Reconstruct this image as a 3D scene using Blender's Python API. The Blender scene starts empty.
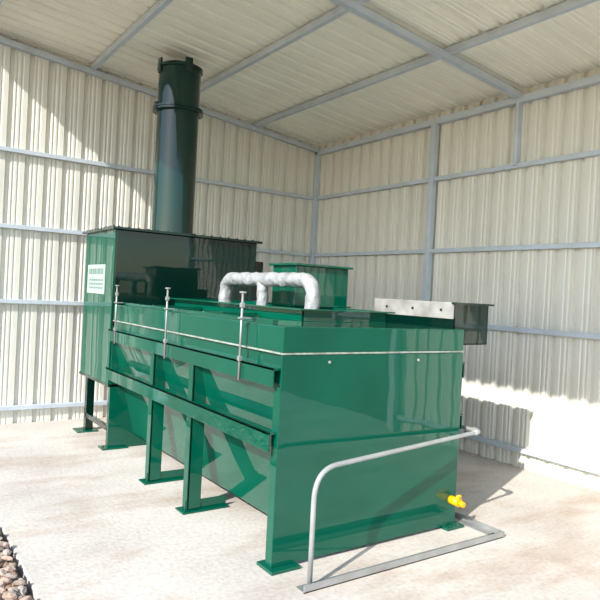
import bpy, bmesh, math, random
from mathutils import Vector, Matrix, noise
random.seed(4)
S=bpy.context.scene
S.view_settings.view_transform='Standard'
S.view_settings.look='None'
# ---------- materials ----------
def mat(name,col,rough=.5,metal=0,coat=0,var=0,vscale=6,bump=0,bscale=60,spec=.5,bdist=.02):
    m=bpy.data.materials.new(name);m.use_nodes=True
    nt=m.node_tree;b=nt.nodes['Principled BSDF']
    b.inputs['Base Color'].default_value=(*col,1)
    b.inputs['Roughness'].default_value=rough
    b.inputs['Metallic'].default_value=metal
    b.inputs['Coat Weight'].default_value=coat
    b.inputs['Coat Roughness'].default_value=.01
    b.inputs['Specular IOR Level'].default_value=spec
    tc=nt.nodes.new('ShaderNodeTexCoord')
    if var:
        n=nt.nodes.new('ShaderNodeTexNoise');n.inputs['Scale'].default_value=vscale;n.inputs['Detail'].default_value=6
        nt.links.new(tc.outputs['Object'],n.inputs['Vector'])
        r=nt.nodes.new('ShaderNodeValToRGB')
        r.color_ramp.elements[0].position=.3;r.color_ramp.elements[1].position=.7
        r.color_ramp.elements[0].color=(*[c*(1-var) for c in col],1)
        r.color_ramp.elements[1].color=(*[min(1,c*(1+var)) for c in col],1)
        nt.links.new(n.outputs['Fac'],r.inputs['Fac']);nt.links.new(r.outputs['Color'],b.inputs['Base Color'])
    if bump:
        n2=nt.nodes.new('ShaderNodeTexNoise');n2.inputs['Scale'].default_value=bscale;n2.inputs['Detail'].default_value=2
        nt.links.new(tc.outputs['Object'],n2.inputs['Vector'])
        bp=nt.nodes.new('ShaderNodeBump');bp.inputs['Strength'].default_value=bump;bp.inputs['Distance'].default_value=bdist
        nt.links.new(n2.outputs['Fac'],bp.inputs['Height']);nt.links.new(bp.outputs['Normal'],b.inputs['Normal'])
        nt.links.new(bp.outputs['Normal'],b.inputs['Coat Normal'])
    return m
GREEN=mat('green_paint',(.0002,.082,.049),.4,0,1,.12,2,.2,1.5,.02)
DGREEN=mat('dark_green_paint_with_shade',(.0004,.015,.0105),.3,0,.9,.15,2,.12,2,.1)  # dark green; the chamber front's near-black reflections are put into this colour
STEEL=mat('grey_blue_steel',(.50,.57,.64),.45,.1,0,.08,5)
SHEETW=mat('cream_wall_sheet',(.68,.675,.615),.4,.05,0,.05,1.5)
SHEETR=mat('cream_roof_sheet',(.90,.89,.77),.45,0,0,.05,1.5)
GALV=mat('galvanised',(.40,.41,.41),.38,.6,0,.15,8)
PIPEW=mat('grey_pipe_paint',(.36,.38,.38),.35,.2,.2,.12,8)
CHP=mat('chute_grey_metal',(.36,.355,.34),.5,.3,0,.3,7)
FOIL=mat('foil_lagging',(.34,.36,.375),.5,.2,0,.22,14,.6,22)
YEL=mat('yellow_plastic',(.8,.42,.0),.4)
SEAM=mat('seal_rope',(.27,.33,.28),.8,0,0,.35,30)
SIGNM=mat('sign_plate',(.36,.46,.42),.4,0,0,.1,5)
STONE=mat('gravel_stone',(.27,.2,.16),.85,0,0,0,5,.4,30)
SOIL=mat('ground_gravel',(.20,.15,.11),.9,0,0,.4,12,1,25)
nt=STONE.node_tree
vo=nt.nodes.new('ShaderNodeTexVoronoi');vo.inputs['Scale'].default_value=22
tc=[n for n in nt.nodes if n.type=='TEX_COORD'][0]
nt.links.new(tc.outputs['Object'],vo.inputs['Vector'])
sx=nt.nodes.new('ShaderNodeSeparateColor');nt.links.new(vo.outputs['Color'],sx.inputs[0])
rr=nt.nodes.new('ShaderNodeValToRGB');nt.links.new(sx.outputs[0],rr.inputs[0])
e=rr.color_ramp.elements
e[0].color=(.14,.12,.11,1);e[1].color=(.45,.41,.37,1)
for p,cc in ((.3,(.28,.17,.12,1)),(.5,(.34,.31,.28,1)),(.7,(.38,.26,.19,1))):
    q=e.new(p);q.color=cc
nt.links.new(rr.outputs[0],nt.nodes['Principled BSDF'].inputs['Base Color'])
def concrete():
    m=mat('concrete',(.56,.525,.485),.7,0,0,.12,1.3,.15,30,.3)
    nt=m.node_tree;b=nt.nodes['Principled BSDF']
    tc=[n for n in nt.nodes if n.type=='TEX_COORD'][0]
    base=b.inputs['Base Color'].links[0].from_socket
    n=nt.nodes.new('ShaderNodeTexNoise');n.inputs['Scale'].default_value=.9;n.inputs['Detail'].default_value=8;n.inputs['Roughness'].default_value=.65
    mp=nt.nodes.new('ShaderNodeMapping');mp.inputs['Scale'].default_value=(1,2.2,1)
    nt.links.new(tc.outputs['Object'],mp.inputs['Vector']);nt.links.new(mp.outputs['Vector'],n.inputs['Vector'])
    r=nt.nodes.new('ShaderNodeValToRGB');r.color_ramp.elements[0].position=.48;r.color_ramp.elements[1].position=.64
    nt.links.new(n.outputs['Fac'],r.inputs['Fac'])
    mx=nt.nodes.new('ShaderNodeMixRGB');mx.inputs[2].default_value=(.38,.28,.21,1)
    mu=nt.nodes.new('ShaderNodeMath');mu.operation='MULTIPLY';mu.inputs[1].default_value=.6
    nt.links.new(r.outputs['Color'],mu.inputs[0]);nt.links.new(mu.outputs[0],mx.inputs[0])
    n3=nt.nodes.new('ShaderNodeTexNoise');n3.inputs['Scale'].default_value=35;n3.inputs['Detail'].default_value=5
    nt.links.new(tc.outputs['Object'],n3.inputs['Vector'])
    r3=nt.nodes.new('ShaderNodeValToRGB');r3.color_ramp.elements[0].position=.3;r3.color_ramp.elements[1].position=.55
    r3.color_ramp.elements[0].color=(.84,.83,.82,1)
    nt.links.new(n3.outputs['Fac'],r3.inputs['Fac'])
    m3=nt.nodes.new('ShaderNodeMixRGB');m3.blend_type='MULTIPLY';m3.inputs[0].default_value=1
    nt.links.new(base,mx.inputs[1]);nt.links.new(mx.outputs[0],m3.inputs[1]);nt.links.new(r3.outputs[0],m3.inputs[2]);nt.links.new(m3.outputs[0],b.inputs['Base Color'])
    return m
CONC=concrete()
# ---------- helpers ----------
def obj(name,me,mt,parent=None):
    o=bpy.data.objects.new(name,me);S.collection.objects.link(o)
    if mt:me.materials.append(mt)
    if parent:o.parent=parent
    return o
def empty(name):
    o=bpy.data.objects.new(name,None);S.collection.objects.link(o);o.empty_display_size=.2;return o
def boxes(name,lst,mt,parent=None,bev=.004):
    bm=bmesh.new()
    for (x0,x1,y0,y1,z0,z1) in lst:
        r=bmesh.ops.create_cube(bm,size=1)
        for v in r['verts']:
            v.co=Vector(((x0+x1)/2+v.co.x*(x1-x0),(y0+y1)/2+v.co.y*(y1-y0),(z0+z1)/2+v.co.z*(z1-z0)))
    me=bpy.data.meshes.new(name);bm.to_mesh(me);bm.free()
    o=obj(name,me,mt,parent)
    if bev:
        md=o.modifiers.new('b','BEVEL');md.width=bev;md.segments=2
    return o
def prism(name,poly,y0,y1,mt,parent=None,axis='Y',bev=0):
    bm=bmesh.new()
    def P(a,b,c):
        return (a,c,b) if axis=='Y' else (c,a,b)
    A=[bm.verts.new(P(a,b,y0)) for a,b in poly];B=[bm.verts.new(P(a,b,y1)) for a,b in poly]
    n=len(poly);bm.faces.new(A);bm.faces.new(B[::-1])
    for i in range(n):bm.faces.new((A[i],A[(i+1)%n],B[(i+1)%n],B[i]))
    bmesh.ops.recalc_face_normals(bm,faces=bm.faces)
    me=bpy.data.meshes.new(name);bm.to_mesh(me);bm.free()
    o=obj(name,me,mt,parent)
    if bev:
        md=o.modifiers.new('b','BEVEL');md.width=bev;md.segments=2
    return o
def fillet(pts,r,n=8):
    pts=[Vector(p) for p in pts];out=[pts[0]]
    for i in range(1,len(pts)-1):
        a=(pts[i-1]-pts[i]);b=(pts[i+1]-pts[i]);rr=min(r,a.length*.49,b.length*.49)
        p0=pts[i]+a.normalized()*rr;p2=pts[i]+b.normalized()*rr
        for k in range(n+1):
            t=k/n;out.append((1-t)**2*p0+2*t*(1-t)*pts[i]+t*t*p2)
    out.append(pts[-1]);return out
def tube(name,pts,rad,mt,parent=None,fr=.1,seg=20,jit=0,sub=0,nf=8):
    P=fillet(pts,fr,nf)
    if sub:
        Q=[P[0]]
        for a,b in zip(P,P[1:]):
            k=max(1,int((b-a).length/sub))
            for j in range(1,k+1):Q.append(a.lerp(b,j/k))
        P=Q
    bm=bmesh.new();rings=[];prev=None
    for i,p in enumerate(P):
        t=(P[min(i+1,len(P)-1)]-P[max(i-1,0)]).normalized()
        if prev is None:
            up=Vector((0,0,1)) if abs(t.z)<.9 else Vector((1,0,0))
            u=t.cross(up).normalized()
        else:
            u=(prev-t*prev.dot(t)).normalized()
        prev=u;v=t.cross(u)
        ring=[]
        for k in range(seg):
            a=2*math.pi*k/seg
            d=u*math.cos(a)+v*math.sin(a)
            r=rad
            if jit:r+=jit*noise.noise((p+d*rad)*14)+jit*.6*noise.noise((p+d*rad)*35)
            ring.append(bm.verts.new(p+d*r))
        rings.append(ring)
    for a,b in zip(rings,rings[1:]):
        for k in range(seg):bm.faces.new((a[k],a[(k+1)%seg],b[(k+1)%seg],b[k]))
    bm.faces.new(rings[0][::-1]);bm.faces.new(rings[-1])
    bmesh.ops.recalc_face_normals(bm,faces=bm.faces)
    for f in bm.faces:f.smooth=len(f.verts)==4
    me=bpy.data.meshes.new(name);bm.to_mesh(me);bm.free()
    return obj(name,me,mt,parent)
def cyl(name,c,r,z0,z1,mt,parent=None,seg=64,prof=None):
    prof=prof or [(r,z0),(r,z1)]
    bm=bmesh.new();rings=[]
    for (rr,z) in prof:
        rings.append([bm.verts.new((c[0]+rr*math.cos(2*math.pi*k/seg),c[1]+rr*math.sin(2*math.pi*k/seg),z)) for k in range(seg)])
    for a,b in zip(rings,rings[1:]):
        for k in range(seg):
            f=bm.faces.new((a[k],a[(k+1)%seg],b[(k+1)%seg],b[k]));f.smooth=True
    bm.faces.new(rings[0][::-1]);bm.faces.new(rings[-1])
    me=bpy.data.meshes.new(name);bm.to_mesh(me);bm.free()
    o=obj(name,me,mt,parent)
    md=o.modifiers.new('e','EDGE_SPLIT');md.split_angle=math.radians(40)
    return o
def sheet(name,L,fn,mt,period=.2,depth=.032):
    pr=[(0,0),(.045,0),(.053,.005),(.064,.005),(.072,0),(.095,0),(.103,.005),(.114,.005),(.122,0),(.132,0),(.146,1*depth),(.181,1*depth),(.195,0)]
    pts=[];s=0
    while s<L:
        for a,d in pr:
            if s+a*period/.2<=L:pts.append((s+a*period/.2,d))
        s+=period
    bm=bmesh.new()
    A=[bm.verts.new(fn(s,d,0)) for s,d in pts];B=[bm.verts.new(fn(s,d,1)) for s,d in pts]
    for i in range(len(pts)-1):bm.faces.new((A[i],A[i+1],B[i+1],B[i]))
    me=bpy.data.meshes.new(name);bm.to_mesh(me);bm.free()
    o=obj(name,me,mt)
    return o
# ---------- shed ----------
WX=5.36;WY=7.46;YF=.35;XL=.62
def rz(x):return 3.7+.106*(5.3-x)
RO=.10
sheet('wall_left',WX-XL,lambda s,d,t:(WX-s,WY+d,0.0+t*(rz(WX-s)+RO)),SHEETW)
sheet('wall_right',WY-YF,lambda s,d,t:(WX+d,WY-s,0.0+t*(rz(WX)+RO)),SHEETW)
x0,x1=.45,WX+.15
sheet('ceiling',WY+.1-YF,lambda s,d,t:((x0,x1)[t],WY+.1-s,rz((x0,x1)[t])+RO+.005+d),SHEETR)
fr=empty('shed_frame')
for i,z in enumerate((.18,1.36,2.18,3.01)):
    boxes('girt_left_%d'%i,[(XL,WX-.08,WY-.05,WY-.002,z-.024,z+.024)],STEEL,fr)
    boxes('girt_right_%d'%i,[(WX-.05,WX-.002,YF,WY-.08,z-.024,z+.024)],STEEL,fr)
boxes('top_rail_right',[(WX-.07,WX-.002,YF,WY,3.64,3.71)],STEEL,fr)
boxes('corner_column',[(WX-.07,WX-.002,WY-.07,WY-.002,0,3.7)],STEEL,fr)
boxes('column_right',[(WX-.08,WX-.003,5.09,5.155,0,3.7)],STEEL,fr)
boxes('post_right',[(WX-.08,WX-.003,3.965,4.0,3.01,3.7)],STEEL,fr)
boxes('column_front_right',[(WX-.09,WX-.003,YF,YF+.09,0,3.7)],STEEL,fr)
boxes('column_left',[(.78,.86,WY-.09,WY-.002,0,rz(.8))],STEEL,fr)
for i,x in enumerate((.9,2.04,3.16,4.25)):
    boxes('purlin_%d'%i,[(x-.025,x+.025,YF,WY-.01,rz(x)+.03,rz(x)+.095)],STEEL,fr)
for i,y in enumerate((WY-.035,3.98,YF+.04)):
    h=.03
    prism('rafter_%d'%i,[(.5,rz(.5)-.02),(WX-.01,rz(WX)-.02),(WX-.01,rz(WX)+.04),(.5,rz(.5)+.04)],y-h,y+h,STEEL,fr)
boxes('floor',[(.76,5.6,-6,7.7,-.12,0)],CONC,bev=.01)
boxes('gravel_ground',[(-40,.75,-40,40,-.2,-.04)],SOIL,bev=0)
boxes('outer_ground',[(.75,40,-40,-6.0,-.2,-.04),(5.61,40,-6,40,-.2,-.04),(.75,5.61,7.71,40,-.2,-.04)],SOIL,bev=0)
tb=bmesh.new();bmesh.ops.create_icosphere(tb,subdivisions=2,radius=1)
TV=[v.co.copy() for v in tb.verts];TF=[tuple(v.index for v in f.verts) for f in tb.faces];tb.free()
VV=[];FF=[]
for i in range(3600):
    y=random.uniform(2.2,7.1);x=.71-abs(random.gauss(0,.28))
    r=random.uniform(.013,.032)
    M=Matrix.Translation((x,y,-.04+r*.5+random.random()*.05))@Matrix.Rotation(random.random()*6,4,'Z')@Matrix.Rotation(random.random()*.8,4,'X')@Matrix.Diagonal((1.3*r,.9*r,.65*r,1))
    off=Vector((random.random()*9,i,0));n0=len(VV)
    for co in TV:VV.append(M@(co*(1+.45*noise.noise(co*1.1+off))))
    for f3 in TF:FF.append(tuple(n0+k for k in f3))
me=bpy.data.meshes.new('gravel');me.from_pydata(VV,[],FF);obj('gravel_stones',me,STONE)
# ---------- incinerator ----------
I=empty('incinerator')
TX0,TX1,TY0,TY1=1.96,3.5,2.98,6.0
zS,zT=1.25,1.41
prism('tank_body',[(1.975,zS),(TX1-.015,zS),(TX1-.015,1.06),(3.27,.14),(2.21,.14),(1.975,1.06)],TY0+.01,TY1,GREEN,I,bev=.004)
boxes('tank_lid',[(TX0,TX1,TY0,TY1,zS+.008,zT)],GREEN,I,.006)
boxes('seal_seam',[(TX0-.004,TX1+.004,TY0-.004,TY1,zS-.003,zS+.008)],SEAM,I,.003)
boxes('front_plate',[(TX0,TX1,TY0,TY0+.015,.02,zS-.006),(TX0-.004,TX0+.006,TY0,TY0+.07,.02,1.06),(TX1-.006,TX1+.004,TY0,TY0+.07,.02,1.06)],GREEN,I,.003)
boxes('rear_plate',[(TX0,TX1,6.0,6.02,.0,1.2)],GREEN,I,.003)
boxes('side_rails',[(1.915,1.975,3.0,6.0,1.155,1.17),(1.915,1.925,3.0,6.0,1.06,1.17),
  (1.905,1.975,3.0,6.0,.785,.80),(1.905,1.917,3.0,6.0,.69,.80),
  (3.485,3.545,3.0,6.0,1.155,1.17),(3.535,3.545,3.0,6.0,1.06,1.17),
  (3.485,3.555,3.0,6.0,.785,.80),(3.543,3.555,3.0,6.0,.69,.80)],GREEN,I,.002)
pl=[]
for y in (4.07,4.82):
    pl+=[(1.925,1.937,y-.005,y+.08,.02,1.1),(1.925,2.03,y-.005,y+.008,.02,1.1),
         (3.523,3.535,y-.005,y+.08,.02,1.1),(3.43,3.535,y-.005,y+.008,.02,1.1)]
boxes('side_posts',pl,GREEN,I,.002)
ft=[]
for y in (4.07,4.82):
    ft+=[(1.88,2.25,y-.04,y+.10,0,.012),(1.91,2.24,y,y+.012,.01,.08),(3.21,3.58,y-.04,y+.10,0,.012),(3.22,3.55,y,y+.012,.01,.08)]
ft+=[(1.93,2.13,2.93,3.10,0,.02),(3.38,3.55,2.93,3.10,0,.02),(1.9,2.15,5.95,6.1,0,.015)]
ft+=[(1.88,2.1,6.75,6.95,0,.015),(3.38,3.6,6.75,6.95,0,.015)]
boxes('foot_plates',ft,GREEN,I,.002)
for i,y in enumerate((3.37,4.55,5.75)):
    tube('clamp_rod_%d'%i,[(1.90,y,1.05),(1.90,y,1.60)],.0075,GALV,I,seg=10)
    boxes('clamp_nut_%d'%i,[(1.887,1.913,y-.013,y+.013,1.17,1.20),(1.887,1.913,y-.013,y+.013,1.5,1.53),(1.88,1.96,y-.018,y+.018,1.43,1.44),(1.888,1.912,y-.024,y+.024,1.588,1.6)],GALV,I,.003)
t=.012
X0,X1,Y0,Y1=2.52,3.32,3.6,5.85
boxes('lid_frame',[(X0,X0+t,Y0,Y1,zT,1.5),(X1-t,X1,Y0,Y1,zT,1.5),(X0,X1,Y0,Y0+t,zT,1.5),(X0,X1,Y1-t,Y1,zT,1.5),
  (X0-.05,X0,Y0,Y1,1.488,1.5),(X1,X1+.05,Y0,Y1,1.488,1.5),(X0-.05,X1+.05,Y0-.04,Y0,1.488,1.5)],GREEN,I,.002)
boxes('lid_bars',[(2.05,2.5,4.2,4.24,zT,1.44),(2.05,2.5,5.2,5.24,zT,1.44),(2.02,2.06,3.2,5.9,zT,1.435)],GREEN,I,.002)
PX=2.7
tube('lagged_pipe',[(PX,3.74,zT),(PX,3.74,1.71),(PX,5.12,1.71),(PX,5.12,zT)],.056,FOIL,I,fr=.13,seg=28,jit=.009,sub=.02)
tube('lagged_pipe_branch',[(PX,4.46,zT),(PX,4.46,1.71)],.048,FOIL,I,seg=24,jit=.008,sub=.02)
boxes('blower_box',[(2.92,3.48,4.3,4.66,zT,1.84),(2.89,3.51,4.27,4.69,1.84,1.86),(2.89,3.51,4.27,4.69,1.50,1.515)],GREEN,I,.004)
cx0,cx1,cy0,cy1=3.56,3.94,3.13,4.02
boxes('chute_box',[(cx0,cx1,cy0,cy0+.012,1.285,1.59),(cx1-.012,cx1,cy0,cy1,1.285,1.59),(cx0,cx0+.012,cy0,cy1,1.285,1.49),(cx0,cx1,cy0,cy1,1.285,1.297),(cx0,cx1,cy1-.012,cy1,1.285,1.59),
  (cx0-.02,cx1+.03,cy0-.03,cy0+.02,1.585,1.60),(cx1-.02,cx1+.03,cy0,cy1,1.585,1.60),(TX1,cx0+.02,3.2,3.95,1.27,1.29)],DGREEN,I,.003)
boxes('chute_panel',[(cx0-.006,cx0+.01,cy0+.01,cy1,1.475,1.60),(cx0,cx1,cy0+.02,cy1,1.575,1.588)],CHP,I,.003)
boxes('chute_bolts',[(cx0-.014,cx0-.004,cy0+.12+.3*i,cy0+.138+.3*i,1.53,1.548) for i in range(3)],DGREEN,I,.002)
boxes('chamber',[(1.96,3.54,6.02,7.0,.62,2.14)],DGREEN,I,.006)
boxes('chamber_lit_side',[(1.945,1.96,6.03,6.99,.62,2.14)],GREEN,I,.003)  # sunlit look of the left face, put into a brighter green skin
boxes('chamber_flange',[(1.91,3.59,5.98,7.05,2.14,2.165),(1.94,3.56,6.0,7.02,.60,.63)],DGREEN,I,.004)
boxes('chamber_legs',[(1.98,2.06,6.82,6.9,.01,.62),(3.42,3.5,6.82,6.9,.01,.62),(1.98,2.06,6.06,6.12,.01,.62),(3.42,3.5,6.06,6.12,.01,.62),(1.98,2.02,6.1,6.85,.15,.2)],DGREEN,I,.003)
boxes('chamber_bolts',[(1.96+.1*i,1.975+.1*i,5.985,6.0,2.165,2.175) for i in range(16)]+[(1.915,1.93,6.0+.1*i,6.015+.1*i,2.165,2.175) for i in range(10)],DGREEN,I,0)
boxes('burner_duct',[(3.54,3.72,6.15,6.5,1.5,1.95)],DGREEN,I,.01)
boxes('sign',[(1.938,1.945,6.27,6.86,1.5,1.8)],SIGNM,I,.001)
bl=[]
for r,(z,h) in enumerate(((1.70,.06),(1.63,.02),(1.59,.02),(1.55,.02))):
    y=6.32
    while y<6.78:
        w=random.uniform(.03,.06);bl.append((1.9365,1.939,y,y+w,z,z+h));y+=w+.02
boxes('sign_lettering',bl,mat('sign_print',(.12,.2,.17),.6),I,0)
c=(2.635,6.27)
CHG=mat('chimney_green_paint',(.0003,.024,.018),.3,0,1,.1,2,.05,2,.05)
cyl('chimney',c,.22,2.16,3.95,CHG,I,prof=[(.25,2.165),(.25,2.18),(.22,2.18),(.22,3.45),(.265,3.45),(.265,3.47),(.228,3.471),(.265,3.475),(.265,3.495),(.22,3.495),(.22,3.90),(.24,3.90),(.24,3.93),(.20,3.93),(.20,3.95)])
boxes('chimney_lugs',[(c[0]-.04,c[0]+.04,c[1]-.235,c[1]-.215,3.84,3.99),(c[0]-.235,c[0]-.215,c[1]-.04,c[1]+.04,3.84,3.99),(c[0]+.18,c[0]+.24,c[1]-.03,c[1]+.03,3.44,3.53),(c[0]-.26,c[0]-.2,c[1]-.03,c[1]+.03,3.44,3.53)],CHG,I,.004)
def dome(name,x,y,z,r):
    tube(name,[(x,y,z),(x,y-.01,z)],r,GALV,I,seg=12)
dome('bolt_1',2.3,TY0+.002,1.20,.009);dome('bolt_2',3.05,TY0+.002,1.20,.009)
tube('drain_valve',[(3.45,3.0,.20),(3.45,2.90,.20)],.03,YEL,I,seg=20)
tube('drain_valve_stem',[(3.45,2.90,.20),(3.45,2.86,.195)],.02,YEL,I,seg=16)
tube('drain_valve_handle',[(3.49,2.93,.20),(3.49,2.93,.235),(3.43,2.9,.245)],.012,YEL,I,seg=10,fr=.02)
R=empty('pipe_rail')
tube('bent_pipe',[(2.035,2.71,.02),(2.035,2.71,.65),(3.64,2.92,.68),(3.66,3.12,.68)],.0145,PIPEW,R,fr=.17,seg=20,nf=10)
tube('pipe_elbow_fitting',[(3.58,2.912,.68),(3.645,2.925,.68),(3.655,2.99,.68)],.021,PIPEW,R,fr=.04,seg=20)
boxes('floor_bar',[(1.97,3.65,2.67,2.675,0,.045),(1.97,3.65,2.67,2.75,0,.008),(3.58,3.66,2.67,3.25,0,.008),(3.655,3.66,2.67,3.25,0,.04)],GALV,R,.001)
# ---------- light ----------
w=bpy.data.worlds.new('World');S.world=w;w.use_nodes=True
nt=w.node_tree;bg=nt.nodes['Background']
sk=nt.nodes.new('ShaderNodeTexSky');sk.sky_type='NISHITA';sk.sun_disc=False
sk.sun_elevation=math.radians(36);sk.air_density=1.1;sk.dust_density=.8
nt.links.new(sk.outputs[0],bg.inputs['Color']);bg.inputs['Strength'].default_value=.30
sd=Vector((.93,.37,0)).normalized()
el=math.radians(34)
d=Vector((sd.x*math.cos(el),sd.y*math.cos(el),-math.sin(el)))
sk.sun_rotation=math.atan2(-sd.x,-sd.y)
L=bpy.data.lights.new('sun','SUN');L.energy=7.0;L.angle=math.radians(.5);L.color=(1,.95,.87)
lo=bpy.data.objects.new('sun',L);S.collection.objects.link(lo);lo.rotation_euler=d.to_track_quat('-Z','Y').to_euler();lo.location=(-3,-3,8)
# ---------- camera ----------
r=Vector((.8216,-.5677,.0518)).normalized()
f=Vector((.5687,.8225,-.0091));f=(f-r*f.dot(r)).normalized()
up=r.cross(f)
M=Matrix(((r.x,up.x,-f.x,0),(r.y,up.y,-f.y,0),(r.z,up.z,-f.z,1.6),(0,0,0,1)))
cd=bpy.data.cameras.new('camera');cd.sensor_width=36;cd.lens=623/600*36;cd.clip_start=.05
co=bpy.data.objects.new('camera',cd);S.collection.objects.link(co);co.matrix_world=M
S.camera=co
